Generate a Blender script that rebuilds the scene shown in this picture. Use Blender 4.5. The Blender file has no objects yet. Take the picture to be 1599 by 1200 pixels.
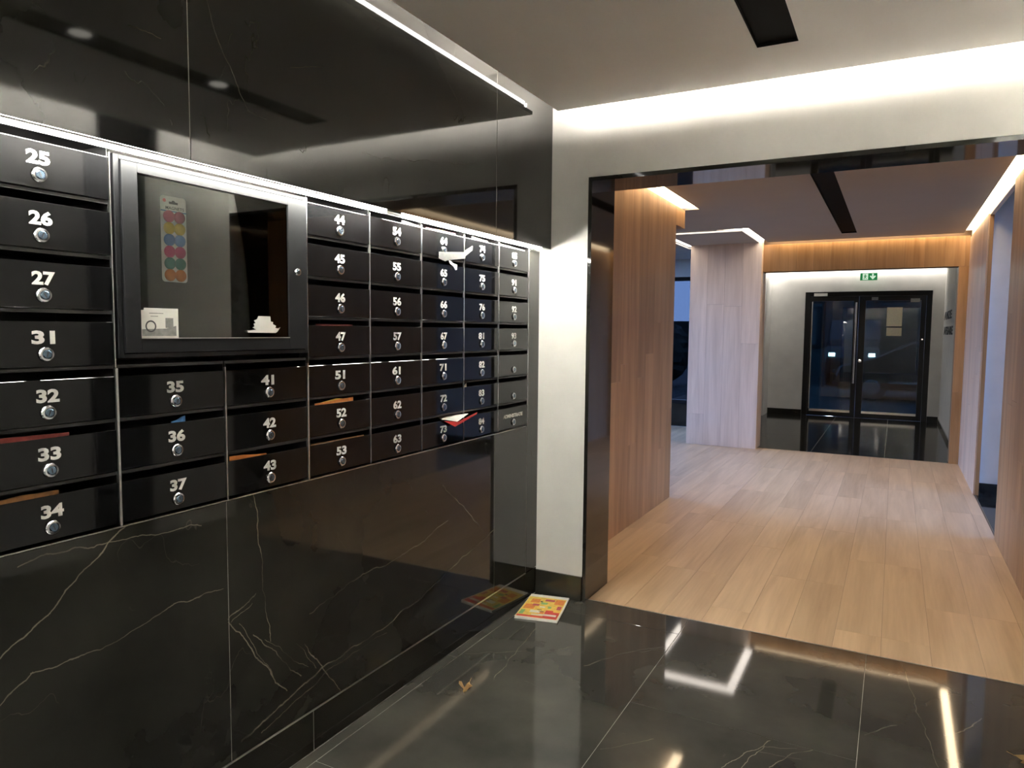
import bpy, bmesh, math, random
from mathutils import Matrix, Vector

random.seed(7)
scene = bpy.context.scene
COL = scene.collection

# ------------------------------------------------------------------ camera
cam_d = bpy.data.cameras.new('camera')
cam_d.sensor_width = 36.0
cam_d.sensor_fit = 'HORIZONTAL'
cam_d.lens = 36.0 * 1117.2 / 1599.0
cam_d.clip_start = 0.02
cam_d.clip_end = 300
cam = bpy.data.objects.new('camera', cam_d)
COL.objects.link(cam)
R_ = (0.8817638451441632, 0.47160622752193876, 0.008949165274230784)
U_ = (-0.04271625945284872, 0.060943440488694926, 0.9972267637000913)
F_ = (-0.4697529590911983, 0.8797007805066028, -0.07388297639603247)
cam.matrix_world = Matrix(((R_[0], U_[0], -F_[0], 1.695), (R_[1], U_[1], -F_[1], 0.0),
                           (R_[2], U_[2], -F_[2], 1.5), (0, 0, 0, 1)))
scene.camera = cam

# ------------------------------------------------------------------ dusk sky, exposure
SKY = (1.9, 3.4, 7.6)
world = bpy.data.worlds.new('dusk_sky')
scene.world = world
world.use_nodes = True
wn, wl = world.node_tree.nodes, world.node_tree.links
bg = wn['Background']
tc = wn.new('ShaderNodeTexCoord')
sep = wn.new('ShaderNodeSeparateXYZ')
ramp = wn.new('ShaderNodeValToRGB')
wl.new(tc.outputs['Generated'], sep.inputs[0])
wl.new(sep.outputs['Z'], ramp.inputs['Fac'])
ramp.color_ramp.elements[0].color = (SKY[0] * 1.1, SKY[1] * 1.02, SKY[2] * .95, 1)
ramp.color_ramp.elements[1].color = (SKY[0] * .8, SKY[1] * .9, SKY[2], 1)
wl.new(ramp.outputs['Color'], bg.inputs['Color'])
bg.inputs['Strength'].default_value = 1.0

scene.view_settings.view_transform = 'Standard'
scene.view_settings.look = 'None'
scene.view_settings.exposure = 1.1
scene.view_settings.gamma = 1.0
scene.view_settings.use_curve_mapping = False
cy = scene.cycles
cy.use_denoising = True
cy.max_bounces = 10
cy.diffuse_bounces = 6
cy.glossy_bounces = 6
cy.transmission_bounces = 8
cy.transparent_max_bounces = 8
cy.sample_clamp_indirect = 20.0
cy.use_adaptive_sampling = False
cy.caustics_reflective = False
cy.caustics_refractive = False

# strength of the light strips, slots and lenses
L_WALL = 132.0       # strip under the upper marble
L_COVE = 30.0       # cove strips round the lobby ceiling
L_LEFT = 20.0       # cove strip along the marble wall
L_RIGHT = 110.0     # cove strip over the right lobby wall, and the added back strip
L_HALL = 6.5       # warm slot diffusers round the wood-clad hall
L_VEST = 5.0       # cove in the vestibule
L_CROSS = 3.2       # weaker slots round the second pillar
L_SPOT = 1.6       # downlight lenses in the lobby's black channel

# ------------------------------------------------------------------ materials
def new_mat(name):
    m = bpy.data.materials.new(name)
    m.use_nodes = True
    nt = m.node_tree
    return m, nt, nt.nodes['Principled BSDF']

def plain(name, col, rough=.5, metal=0., spec=.5, noise=0., nscale=8., bump=0.):
    m, nt, p = new_mat(name)
    p.inputs['Base Color'].default_value = (*col, 1)
    p.inputs['Roughness'].default_value = rough
    p.inputs['Metallic'].default_value = metal
    p.inputs['Specular IOR Level'].default_value = spec
    t = nt.nodes.new('ShaderNodeTexCoord')
    n = nt.nodes.new('ShaderNodeTexNoise')
    n.inputs['Scale'].default_value = nscale
    n.inputs['Detail'].default_value = 4
    nt.links.new(t.outputs['Object'], n.inputs['Vector'])
    if noise:
        mr = nt.nodes.new('ShaderNodeMapRange')
        mr.inputs[1].default_value = .3
        mr.inputs[2].default_value = .7
        mr.inputs[3].default_value = 1 - noise
        mr.inputs[4].default_value = 1 + noise
        mx = nt.nodes.new('ShaderNodeVectorMath')
        mx.operation = 'SCALE'
        mx.inputs[0].default_value = col
        nt.links.new(n.outputs['Fac'], mr.inputs[0])
        nt.links.new(mr.outputs[0], mx.inputs['Scale'])
        nt.links.new(mx.outputs[0], p.inputs['Base Color'])
    if bump:
        b = nt.nodes.new('ShaderNodeBump')
        b.inputs['Strength'].default_value = bump
        b.inputs['Distance'].default_value = .002
        nt.links.new(n.outputs['Fac'], b.inputs['Height'])
        nt.links.new(b.outputs[0], p.inputs['Normal'])
    return m

def emit(name, col, strength):
    m, nt, p = new_mat(name)
    p.inputs['Base Color'].default_value = (.8, .8, .8, 1)
    p.inputs['Emission Color'].default_value = (*col, 1)
    p.inputs['Emission Strength'].default_value = strength
    return m

def glass(name, tint=(1, 1, 1), rough=0.0):
    """thin pane: fresnel reflection over straight tinted transmission"""
    m, nt, p = new_mat(name)
    nt.nodes.remove(p)
    out = nt.nodes['Material Output']
    tr = nt.nodes.new('ShaderNodeBsdfTransparent')
    tr.inputs[0].default_value = (*tint, 1)
    gl = nt.nodes.new('ShaderNodeBsdfGlossy')
    gl.inputs['Roughness'].default_value = rough
    fr = nt.nodes.new('ShaderNodeFresnel')
    fr.inputs['IOR'].default_value = 1.5
    mx = nt.nodes.new('ShaderNodeMixShader')
    nt.links.new(fr.outputs[0], mx.inputs[0])
    nt.links.new(tr.outputs[0], mx.inputs[1])
    nt.links.new(gl.outputs[0], mx.inputs[2])
    nt.links.new(mx.outputs[0], out.inputs['Surface'])
    return m

def vein_group():
    g = bpy.data.node_groups.new('vein', 'ShaderNodeTree')
    for n, t in (('P', 'NodeSocketVector'), ('A', 'NodeSocketVector'), ('D', 'NodeSocketVector'), ('N', 'NodeSocketVector'),
                 ('L', 'NodeSocketFloat'), ('W', 'NodeSocketFloat'), ('S', 'NodeSocketFloat'), ('Prev', 'NodeSocketFloat')):
        g.interface.new_socket(n, in_out='INPUT', socket_type=t)
    g.interface.new_socket('Fac', in_out='OUTPUT', socket_type='NodeSocketFloat')
    gi, go = g.nodes.new('NodeGroupInput'), g.nodes.new('NodeGroupOutput')
    def vm(op, a, b):
        n = g.nodes.new('ShaderNodeVectorMath'); n.operation = op
        g.links.new(a, n.inputs[0]); g.links.new(b, n.inputs[1])
        return n
    def mt(op, a, b=None):
        n = g.nodes.new('ShaderNodeMath'); n.operation = op
        g.links.new(a, n.inputs[0])
        if b is not None:
            if isinstance(b, float): n.inputs[1].default_value = b
            else: g.links.new(b, n.inputs[1])
        return n.outputs[0]
    v = vm('SUBTRACT', gi.outputs['P'], gi.outputs['A']).outputs[0]
    d = mt('ABSOLUTE', vm('DOT_PRODUCT', v, gi.outputs['N']).outputs['Value'])
    f = mt('DIVIDE', d, gi.outputs['W'])
    o = g.nodes.new('ShaderNodeMath'); o.operation = 'SUBTRACT'; o.use_clamp = True
    o.inputs[0].default_value = 1.0
    g.links.new(f, o.inputs[1])
    t = vm('DOT_PRODUCT', v, gi.outputs['D']).outputs['Value']
    h = mt('MULTIPLY', gi.outputs['L'], .5)
    t = mt('ABSOLUTE', mt('SUBTRACT', t, h))
    k = mt('LESS_THAN', t, mt('ADD', h, .004))
    r = mt('MULTIPLY', mt('MULTIPLY', o.outputs[0], k), gi.outputs['S'])
    g.links.new(mt('MAXIMUM', r, gi.outputs['Prev']), go.inputs[0])
    return g
VG = vein_group()

def marble(name, veins, ax, rough=.06, seed=0.0, tone=1.0, fine=.08):
    """veins: list of (polyline in the plane, width, strength); ax: axis normal to the plane"""
    m, nt, p = new_mat(name)
    N, K = nt.nodes, nt.links
    t = N.new('ShaderNodeTexCoord')
    nz = N.new('ShaderNodeTexNoise'); nz.inputs['Scale'].default_value = 9; nz.inputs['Detail'].default_value = 4
    K.new(t.outputs['Object'], nz.inputs['Vector'])
    s1 = N.new('ShaderNodeVectorMath'); s1.operation = 'SUBTRACT'; s1.inputs[1].default_value = (.5, .5, .5)
    K.new(nz.outputs['Color'], s1.inputs[0])
    s2 = N.new('ShaderNodeVectorMath'); s2.operation = 'SCALE'; s2.inputs['Scale'].default_value = .05
    K.new(s1.outputs[0], s2.inputs[0])
    P = N.new('ShaderNodeVectorMath'); P.operation = 'ADD'
    K.new(t.outputs['Object'], P.inputs[0]); K.new(s2.outputs[0], P.inputs[1])
    prev = None
    ix = [k for k in range(3) if k != ax]
    def v3(a, b):
        r = [0., 0., 0.]; r[ix[0]] = a; r[ix[1]] = b
        return r
    mask = v3(1, 1)
    pm = N.new('ShaderNodeVectorMath'); pm.operation = 'MULTIPLY'; pm.inputs[1].default_value = mask
    K.new(P.outputs[0], pm.inputs[0])
    for line, w, s in veins:
        w *= .75; s *= .7
        for a, b in zip(line[:-1], line[1:]):
            L = math.hypot(b[0] - a[0], b[1] - a[1])
            d = ((b[0] - a[0]) / L, (b[1] - a[1]) / L)
            g = N.new('ShaderNodeGroup'); g.node_tree = VG
            g.inputs['A'].default_value = v3(*a)
            g.inputs['D'].default_value = v3(*d)
            g.inputs['N'].default_value = v3(-d[1], d[0])
            g.inputs['L'].default_value = L
            g.inputs['W'].default_value = w
            g.inputs['S'].default_value = s
            K.new(pm.outputs[0], g.inputs['P'])
            if prev is not None: K.new(prev, g.inputs['Prev'])
            prev = g.outputs[0]
    # faint fine veining and clouding of the stone itself
    mpv = N.new('ShaderNodeMapping')
    mpv.inputs['Location'].default_value = (seed, seed * 2, seed * .7)
    mpv.inputs['Rotation'].default_value = (.7, .4, .8)
    mpv.inputs['Scale'].default_value = (.5, 2.2, 1.4)
    K.new(t.outputs['Object'], mpv.inputs['Vector'])
    wv = N.new('ShaderNodeTexNoise'); wv.inputs['Scale'].default_value = 1.2; wv.inputs['Detail'].default_value = 5
    wv.inputs['Roughness'].default_value = .45
    K.new(mpv.outputs[0], wv.inputs['Vector'])
    w1_ = N.new('ShaderNodeMath'); w1_.operation = 'SUBTRACT'; w1_.inputs[1].default_value = .5
    K.new(wv.outputs['Fac'], w1_.inputs[0])
    w2_ = N.new('ShaderNodeMath'); w2_.operation = 'ABSOLUTE'
    K.new(w1_.outputs[0], w2_.inputs[0])
    mr = N.new('ShaderNodeMapRange')
    mr.inputs[1].default_value = 0; mr.inputs[2].default_value = .0016
    mr.inputs[3].default_value = fine; mr.inputs[4].default_value = 0
    K.new(w2_.outputs[0], mr.inputs[0])
    nb = N.new('ShaderNodeTexNoise'); nb.inputs['Scale'].default_value = 5; nb.inputs['Detail'].default_value = 3
    K.new(t.outputs['Object'], nb.inputs['Vector'])
    br = N.new('ShaderNodeMapRange'); br.inputs[1].default_value = .40; br.inputs[2].default_value = .58
    br.inputs[3].default_value = 0.12
    K.new(nb.outputs['Fac'], br.inputs[0])
    br2 = N.new('ShaderNodeMapRange'); br2.inputs[1].default_value = .54; br2.inputs[2].default_value = .66
    K.new(nb.outputs['Fac'], br2.inputs[0])
    fm = N.new('ShaderNodeMath'); fm.operation = 'MULTIPLY'
    K.new(mr.outputs[0], fm.inputs[0]); K.new(br2.outputs[0], fm.inputs[1])
    fac = fm.outputs[0]
    if prev is not None:
        pmn = N.new('ShaderNodeMath'); pmn.operation = 'MULTIPLY'
        K.new(prev, pmn.inputs[0]); K.new(br.outputs[0], pmn.inputs[1])
        mxn = N.new('ShaderNodeMath'); mxn.operation = 'MAXIMUM'
        K.new(pmn.outputs[0], mxn.inputs[0]); K.new(fac, mxn.inputs[1])
        fac = mxn.outputs[0]
    cl = N.new('ShaderNodeTexNoise'); cl.inputs['Scale'].default_value = 2.2; cl.inputs['Detail'].default_value = 6
    K.new(t.outputs['Object'], cl.inputs['Vector'])
    rp = N.new('ShaderNodeValToRGB')
    rp.color_ramp.elements[0].position = .35; rp.color_ramp.elements[1].position = .75
    rp.color_ramp.elements[0].color = (.010 * tone, .0098 * tone, .0088 * tone, 1)
    rp.color_ramp.elements[1].color = (.024 * tone, .023 * tone, .019 * tone, 1)
    K.new(cl.outputs['Fac'], rp.inputs[0])
    mix = N.new('ShaderNodeMix'); mix.data_type = 'RGBA'
    K.new(fac, mix.inputs[0]); K.new(rp.outputs[0], mix.inputs[6])
    mix.inputs[7].default_value = (.55, .50, .37, 1)
    K.new(mix.outputs[2], p.inputs['Base Color'])
    p.inputs['Roughness'].default_value = rough
    return m

def wood(name, axis, light=(.45, .265, .125), dark=(.28, .15, .062), rough=.42, tint=.14):
    m, nt, p = new_mat(name)
    N, K = nt.nodes, nt.links
    t = N.new('ShaderNodeTexCoord')
    oi = N.new('ShaderNodeObjectInfo')
    off = N.new('ShaderNodeVectorMath'); off.operation = 'SCALE'; off.inputs[0].default_value = (7.3, 3.1, 11.7)
    K.new(oi.outputs['Random'], off.inputs['Scale'])
    ad = N.new('ShaderNodeVectorMath'); ad.operation = 'ADD'
    K.new(t.outputs['Object'], ad.inputs[0]); K.new(off.outputs[0], ad.inputs[1])
    def stretched(s_long, s_wide, det, dist=0.):
        mp = N.new('ShaderNodeMapping')
        sc = [s_wide] * 3; sc[axis] = s_long
        mp.inputs['Scale'].default_value = sc
        K.new(ad.outputs[0], mp.inputs['Vector'])
        n = N.new('ShaderNodeTexNoise'); n.inputs['Scale'].default_value = 1
        n.inputs['Detail'].default_value = det
        n.inputs['Distortion'].default_value = dist
        K.new(mp.outputs[0], n.inputs['Vector'])
        return n.outputs['Fac']
    a = stretched(.8, 9, 5, .6)
    b = stretched(2.5, 60, 4)
    mx = N.new('ShaderNodeMath'); mx.operation = 'MULTIPLY_ADD'; mx.inputs[1].default_value = .35
    K.new(b, mx.inputs[0]); K.new(a, mx.inputs[2])
    rp = N.new('ShaderNodeValToRGB')
    rp.color_ramp.elements[0].position = .42; rp.color_ramp.elements[1].position = .86
    rp.color_ramp.elements[0].color = (*dark, 1); rp.color_ramp.elements[1].color = (*light, 1)
    K.new(mx.outputs[0], rp.inputs[0])
    mr = N.new('ShaderNodeMapRange'); mr.inputs[3].default_value = 1 - tint; mr.inputs[4].default_value = 1 + tint
    K.new(oi.outputs['Random'], mr.inputs[0])
    sc = N.new('ShaderNodeVectorMath'); sc.operation = 'SCALE'
    K.new(rp.outputs[0], sc.inputs[0]); K.new(mr.outputs[0], sc.inputs['Scale'])
    K.new(sc.outputs[0], p.inputs['Base Color'])
    p.inputs['Roughness'].default_value = rough
    p.inputs['Specular IOR Level'].default_value = .38
    bp = N.new('ShaderNodeBump'); bp.inputs['Strength'].default_value = .08; bp.inputs['Distance'].default_value = .001
    K.new(b, bp.inputs['Height']); K.new(bp.outputs[0], p.inputs['Normal'])
    return m

V_LOW = [([(1.15, .98), (1.09, .93), (.99, .85), (.95, .81), (.88, .77), (.80, .71)], .0035, .75),
         ([(.84, .64), (.91, .68), (1.02, .67), (1.12, .68), (1.29, .72), (1.46, .71)], .003, .6),
         ([(.89, .95), (.96, .96), (1.1, .95), (1.38, .92)], .0025, .5),
         ([(1.58, .98), (1.61, .71), (1.64, .48)], .0028, .8),
         ([(1.48, .6), (1.55, .5), (1.64, .36), (1.7, .28)], .0035, .8),
         ([(1.52, .58), (1.62, .40), (1.66, .33)], .002, .6),
         ([(1.57, .53), (1.77, .3)], .003, .6),
         ([(1.62, .49), (1.80, .32)], .002, .5),
         ([(1.79, .4), (1.87, .29), (1.97, .15)], .003, .7),
         ([(1.76, .42), (1.84, .30)], .002, .5),
         ([(1.52, .2), (1.87, .28), (2.19, .3), (2.45, .34), (2.7, .4), (3.12, .48)], .0045, .6),
         ([(1.60, .19), (1.95, .265), (2.25, .28)], .002, .45),
         ([(1.48, .61), (1.58, .66)], .003, .7), ([(1.49, .60), (1.56, .635)], .002, .6),
         ([(1.82, .51), (2.1, .56), (2.27, .56), (2.52, .59), (2.7, .64)], .003, .35),
         ([(2.66, .8), (2.8, .69), (3.02, .51)], .0045, .55)]
V_UP = [([(1.36, 2.45), (1.4, 2.35), (1.49, 2.18), (1.52, 2.14), (1.59, 2.13)], .002, .2),
        ([(2.37, 2.73), (2.72, 2.42)], .002, .18),
        ([(2.04, 2.12), (2.47, 2.18), (2.97, 2.28)], .002, .15),
        ([(1.7, 2.31), (1.82, 2.36)], .0025, .3), ([(1.15, 2.25), (1.24, 2.24)], .0025, .3)]
V_FLOOR = [([(.83, 2.33), (.97, 2.49)], .003, .5), ([(1.23, 2.44), (1.29, 2.57), (1.35, 2.69)], .003, .6),
           ([(1.29, 2.47), (1.33, 2.64), (1.44, 2.68)], .0025, .6), ([(1.37, 2.52), (1.41, 2.62), (1.5, 2.7)], .003, .6),
           ([(1.33, 2.6), (1.46, 2.62)], .002, .4),
           ([(1.79, 3.62), (1.83, 3.26), (1.89, 2.8)], .002, .4), ([(1.97, 3.09), (2.06, 3.26)], .004, .8),
           ([(1.66, 2.92), (1.76, 3.03)], .003, .5), ([(.7, 3.16), (.82, 3.3)], .003, .6),
           ([(.23, 2.6), (.19, 2.87), (.16, 3.16)], .0025, .6), ([(0., 2.75), (.1, 2.82), (.23, 2.91)], .002, .5),
           ([(.31, 2.91), (.4, 3.07)], .003, .7), ([(.53, 2.91), (.63, 3.11), (.77, 3.27)], .0025, .6)]
M_LOW = marble('black_marble_wall', V_LOW, 0, .05, 2.0, tone=1.55)
M_UP = marble('black_marble_upper', V_UP, 0, .05, 5.0, tone=1.0)
M_FLOOR = marble('black_marble_floor', V_FLOOR, 2, .05, 1.0, tone=3.2)
M_MARB = marble('black_marble_plain', [], 0, .05, 3.0, tone=1.2)
M_VEST = marble('black_marble_vestibule', [], 2, .09, 4.0, tone=1.2)
M_VEST.node_tree.nodes['Principled BSDF'].inputs['Specular IOR Level'].default_value = .22
M_GROUT = plain('pale_grout', (.30, .29, .26), .8, noise=.1, nscale=60)
M_TRIM = plain('satin_metal_trim', (.62, .61, .58), .3, 1.0, noise=.05)
M_WHITE = plain('white_wall_paint', (.68, .67, .64), .7, noise=.05, nscale=5, bump=.1)
M_CEIL = plain('white_ceiling_paint', (.92, .90, .87), .75, noise=.02, nscale=3)
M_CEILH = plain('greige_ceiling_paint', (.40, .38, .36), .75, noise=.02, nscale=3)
M_BLACK = plain('black_painted_metal', (.008, .008, .0085), .4, 0., .3, noise=.1, nscale=30)
M_FRAME = plain('dark_anodised_frame', (.0085, .009, .0105), .52, 0., .18, noise=.06, nscale=20)
M_DOORP = plain('black_gloss_mailbox', (.006, .006, .0065), .045, 0., .36, noise=.1, nscale=25)
M_HOUSE = plain('black_mailbox_housing', (.02, .02, .021), .45, noise=.1, nscale=25)
M_EDGE = plain('bright_metal_edge', (.70, .70, .69), .35, 1.0, noise=.05, nscale=40)
M_CHROME = plain('chrome', (.78, .78, .80), .14, 1.0, noise=.02)
M_KEY = plain('blued_lock_core', (.18, .26, .36), .2, .9, noise=.1)
M_NUM = plain('white_number_print', (.82, .82, .78), .6, noise=.03)
M_WOODZ = wood('oak_wall_plank', 2)
M_WOOD_DAYLIT = wood('daylit_oak_wall_plank', 2, light=(.88, .73, .61), dark=(.68, .54, .43), tint=.06)  # same oak, lightened so its colour carries the daylight on the far pillar
M_WOOD_HALF_DAYLIT = wood('half_daylit_oak_wall_plank', 2, light=(.60, .44, .32), dark=(.44, .30, .20), tint=.08)  # oak lightened less, daylight in the colour of the far right wall
M_WOODY = wood('oak_floor_plank', 1, light=(.62, .45, .285), dark=(.45, .305, .18), rough=.36, tint=.09)
M_WOODBACK = plain('dark_wood_joint', (.10, .065, .04), .8, noise=.1)
M_PAPER = plain('white_paper', (.75, .74, .70), .8, noise=.03, nscale=40)
M_TORN = plain('grey_torn_paper', (.10, .10, .097), .85, noise=.15, nscale=60)
M_DRED = plain('dull_red_print', (.16, .02, .015), .6, noise=.2, nscale=60)
M_BROWN = plain('dull_brown_print', (.22, .10, .03), .6, noise=.25, nscale=60)
M_CREAM = plain('cream_paper', (.72, .66, .50), .8, noise=.05, nscale=40)
M_RED = plain('red_print', (.55, .035, .03), .5, noise=.12, nscale=60)
M_ORANGE = plain('orange_print', (.62, .20, .04), .5, noise=.15, nscale=60)
M_YELLOW = plain('yellow_print', (.72, .52, .10), .5, noise=.15, nscale=60)
M_GREEN = plain('green_print', (.20, .42, .16), .5, noise=.15, nscale=60)
M_BLUE = plain('blue_print', (.06, .18, .42), .4, noise=.08, nscale=60)
M_PINK = plain('pink_print', (.50, .06, .17), .4, noise=.08, nscale=60)
M_ROSE = plain('rose_print', (.42, .045, .09), .4, noise=.08, nscale=60)
M_TEAL = plain('teal_print', (.04, .22, .18), .4, noise=.08, nscale=60)
M_GREY = plain('grey_print', (.22, .22, .21), .7, noise=.2, nscale=90)
M_INK = plain('dark_ink', (.05, .05, .055), .7, noise=.1, nscale=80)
M_LEAF = plain('dry_leaf', (.58, .38, .16), .7, noise=.2, nscale=60)
M_FELT = plain('grey_board_felt', (.055, .058, .055), .9, noise=.15, nscale=40)
M_GLASS = glass('clear_glass', (.93, .95, .94))
M_GREYGLASS = glass('grey_glass', (.72, .74, .76))
M_TINT = glass('tinted_glass', (.175, .18, .187))
M_DGLASS = glass('dark_door_glass', (.125, .165, .165))
M_CHAN = plain('matt_black_channel', (.005, .005, .005), .7, spec=.08, noise=.1)
M_LEDW = emit('led_wall', (1.0, .97, .86), L_WALL)
M_LEDC = emit('led_cove', (1.0, .94, .86), L_COVE)
M_LEDL = emit('led_left_cove', (1.0, .96, .90), L_LEFT)
M_LEDR = emit('led_right_cove', (1.0, .97, .88), L_RIGHT)
M_LEDH = emit('led_hall', (1.0, .76, .48), L_HALL)
M_LEDX = emit('led_cross_slot', (1.0, .90, .80), L_CROSS)
M_LEDV = emit('led_vestibule', (1.0, .95, .88), L_VEST)
M_SPOT = emit('downlight_lens', (1.0, .95, .82), L_SPOT)
M_SIGN = emit('exit_sign_green', (.02, .30, .09), .25)
M_SIGN.node_tree.nodes['Principled BSDF'].inputs['Base Color'].default_value = (.01, .16, .05, 1)
M_SIGNW = emit('exit_sign_white', (.75, 1.0, .75), .35)
M_ASPH = plain('asphalt', (.014, .015, .015), .9, noise=.2, nscale=15)
M_FACADE = plain('dark_facade', (.030, .050, .052), .8, noise=.15, nscale=2)
M_DARK = plain('dark_foliage', (.010, .014, .009), .9, noise=.3, nscale=6)
M_CAR = plain('dark_car_paint', (.012, .016, .02), .12, noise=.05)
M_RUBBER = plain('rubber', (.012, .012, .012), .8, noise=.1)
M_CARGLASS = plain('car_glass', (.02, .03, .034), .05, noise=.05)
M_HEAD = emit('headlight', (.75, .9, 1.0), 60.0)
M_LAMP = emit('street_lamp_head', (.9, .95, 1.0), 30.0)
M_STEEL = plain('brushed_steel_door', (.25, .25, .25), .3, 1.0, noise=.05)

# ------------------------------------------------------------------ helpers
def link(o, parent=None):
    COL.objects.link(o)
    if parent is not None: o.parent = parent
    return o

def bx(bm, x0, x1, y0, y1, z0, z1):
    vs = [bm.verts.new(c) for c in ((x0, y0, z0), (x1, y0, z0), (x1, y1, z0), (x0, y1, z0),
                                    (x0, y0, z1), (x1, y0, z1), (x1, y1, z1), (x0, y1, z1))]
    for f in ((0, 3, 2, 1), (4, 5, 6, 7), (0, 1, 5, 4), (1, 2, 6, 5), (2, 3, 7, 6), (3, 0, 4, 7)):
        bm.faces.new([vs[i] for i in f])

def obj(name, bm, m, parent=None, loc=None, bevel=0., smooth=False):
    if bevel:
        bmesh.ops.bevel(bm, geom=bm.edges[:], offset=bevel, segments=1, affect='EDGES', clamp_overlap=True)
    me = bpy.data.meshes.new(name)
    bmesh.ops.recalc_face_normals(bm, faces=bm.faces[:])
    bm.to_mesh(me); bm.free()
    if smooth:
        for f in me.polygons: f.use_smooth = True
    me.materials.append(m)
    o = bpy.data.objects.new(name, me)
    if loc: o.location = loc
    return link(o, parent)

def box(name, c, m, parent=None, bevel=0., loc=None):
    bm = bmesh.new(); bx(bm, *c)
    return obj(name, bm, m, parent, loc, bevel)

def boxes(name, cs, m, parent=None, bevel=0., loc=None):
    bm = bmesh.new()
    for c in cs: bx(bm, *c)
    return obj(name, bm, m, parent, loc, bevel)

def struct(o):
    o['kind'] = 'structure'
    return o

def tag(o, label, cat, group=None):
    o['label'] = label; o['category'] = cat
    if group: o['group'] = group
    return o

def thing(name, label, cat, loc=(0, 0, 0), group=None):
    o = bpy.data.objects.new(name, None)
    o.empty_display_size = .1
    o.location = loc
    link(o)
    return tag(o, label, cat, group)

def lathe(bm, prof, segs, M):
    """profile [(r, h)] about local z, mapped by matrix M"""
    rings = []
    for r, h in prof:
        rings.append([bm.verts.new(M @ Vector((r * math.cos(2 * math.pi * k / segs), r * math.sin(2 * math.pi * k / segs), h))) for k in range(segs)])
    for a, b in zip(rings[:-1], rings[1:]):
        for k in range(segs):
            bm.faces.new((a[k], a[(k + 1) % segs], b[(k + 1) % segs], b[k]))
    bm.faces.new(rings[0][::-1]); bm.faces.new(rings[-1])

def prism(bm, pts, M, h):
    a = [bm.verts.new(M @ Vector((x, y, 0))) for x, y in pts]
    b = [bm.verts.new(M @ Vector((x, y, h))) for x, y in pts]
    n = len(pts)
    bm.faces.new(a[::-1]); bm.faces.new(b)
    for k in range(n): bm.faces.new((a[k], a[(k + 1) % n], b[(k + 1) % n], b[k]))

def frame_m(o, X, Y, Z):
    return Matrix(((X[0], Y[0], Z[0], o[0]), (X[1], Y[1], Z[1], o[1]), (X[2], Y[2], Z[2], o[2]), (0, 0, 0, 1)))
def on_left(x, y, z): return frame_m((x, y, z), (0, 1, 0), (0, 0, 1), (1, 0, 0))     # faces +x
def on_right(x, y, z): return frame_m((x, y, z), (0, -1, 0), (0, 0, 1), (-1, 0, 0))  # faces -x
def on_far(x, y, z): return frame_m((x, y, z), (1, 0, 0), (0, 0, 1), (0, -1, 0))     # faces -y
def on_floor(x, y, z, a=0): return Matrix.Translation((x, y, z)) @ Matrix.Rotation(a, 4, 'Z')

def text_mesh(name, s, size, M, m, parent, depth=.0006, wide=1.0, bold=.0, fit=None):
    c = bpy.data.curves.new(name, 'FONT')
    c.body = s; c.size = size; c.align_x = 'CENTER'; c.align_y = 'CENTER'
    c.extrude = depth / 2; c.offset = bold * size; c.resolution_u = 3
    t = bpy.data.objects.new(name, c)
    COL.objects.link(t)
    dg = bpy.context.evaluated_depsgraph_get()
    me = bpy.data.meshes.new_from_object(t.evaluated_get(dg))
    bpy.data.objects.remove(t)
    if fit:
        w = max(v.co.x for v in me.vertices) - min(v.co.x for v in me.vertices)
        wide = fit / w
    me.transform(Matrix.Translation((0, 0, depth / 2)) @ Matrix.Diagonal((wide, 1, 1, 1)))
    me.transform(M)
    me.materials.clear(); me.materials.append(m)
    o = bpy.data.objects.new(name, me)
    return link(o, parent)

# ================================================================== SETTING
YF, YB = 3.62, 3.965         # near and far face of the front wall
ZC, ZH = 2.66, 2.65          # lobby and hall ceiling heights
TOP = 2.95                   # slab above the dropped ceilings

# ---- marble floor of the lobby: every tile its own piece over a grout bed
fl = struct(box('floor', (-.12, 2.44, -2.6, 3.667, -.05, -.0015), M_GROUT))
g = .0012
tiles = [(-.07, -.022, -2.6, -.6), (-.07, -.022, -.6, 1.05), (-.07, -.022, 1.05, 2.7), (-.07, -.022, 2.7, 3.62)]
for x0, x1, cuts in ((-.022, .805, (-2.6, -1.53, .13, 1.79, 3.452, 3.661)),
                     (.805, 1.638, (-2.6, -.62, 1.04, 2.708, 3.661)),
                     (1.638, 2.40, (-2.6, -1.40, .26, 1.92, 3.661))):
    for a, b in zip(cuts[:-1], cuts[1:]): tiles.append((x0, x1, a, b))
for x0, x1, y0, y1 in tiles:
    box('marble_tile', (x0 + g, x1 - g, y0 + g, y1 - g, -.02, 0), M_FLOOR, fl, bevel=.0006)

struct(box('trim_6', (.237, 2.399, 3.6625, 3.6675, -.02, .0012), M_TRIM))['label'] = 'thin metal threshold strip between marble and oak floor'
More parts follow.
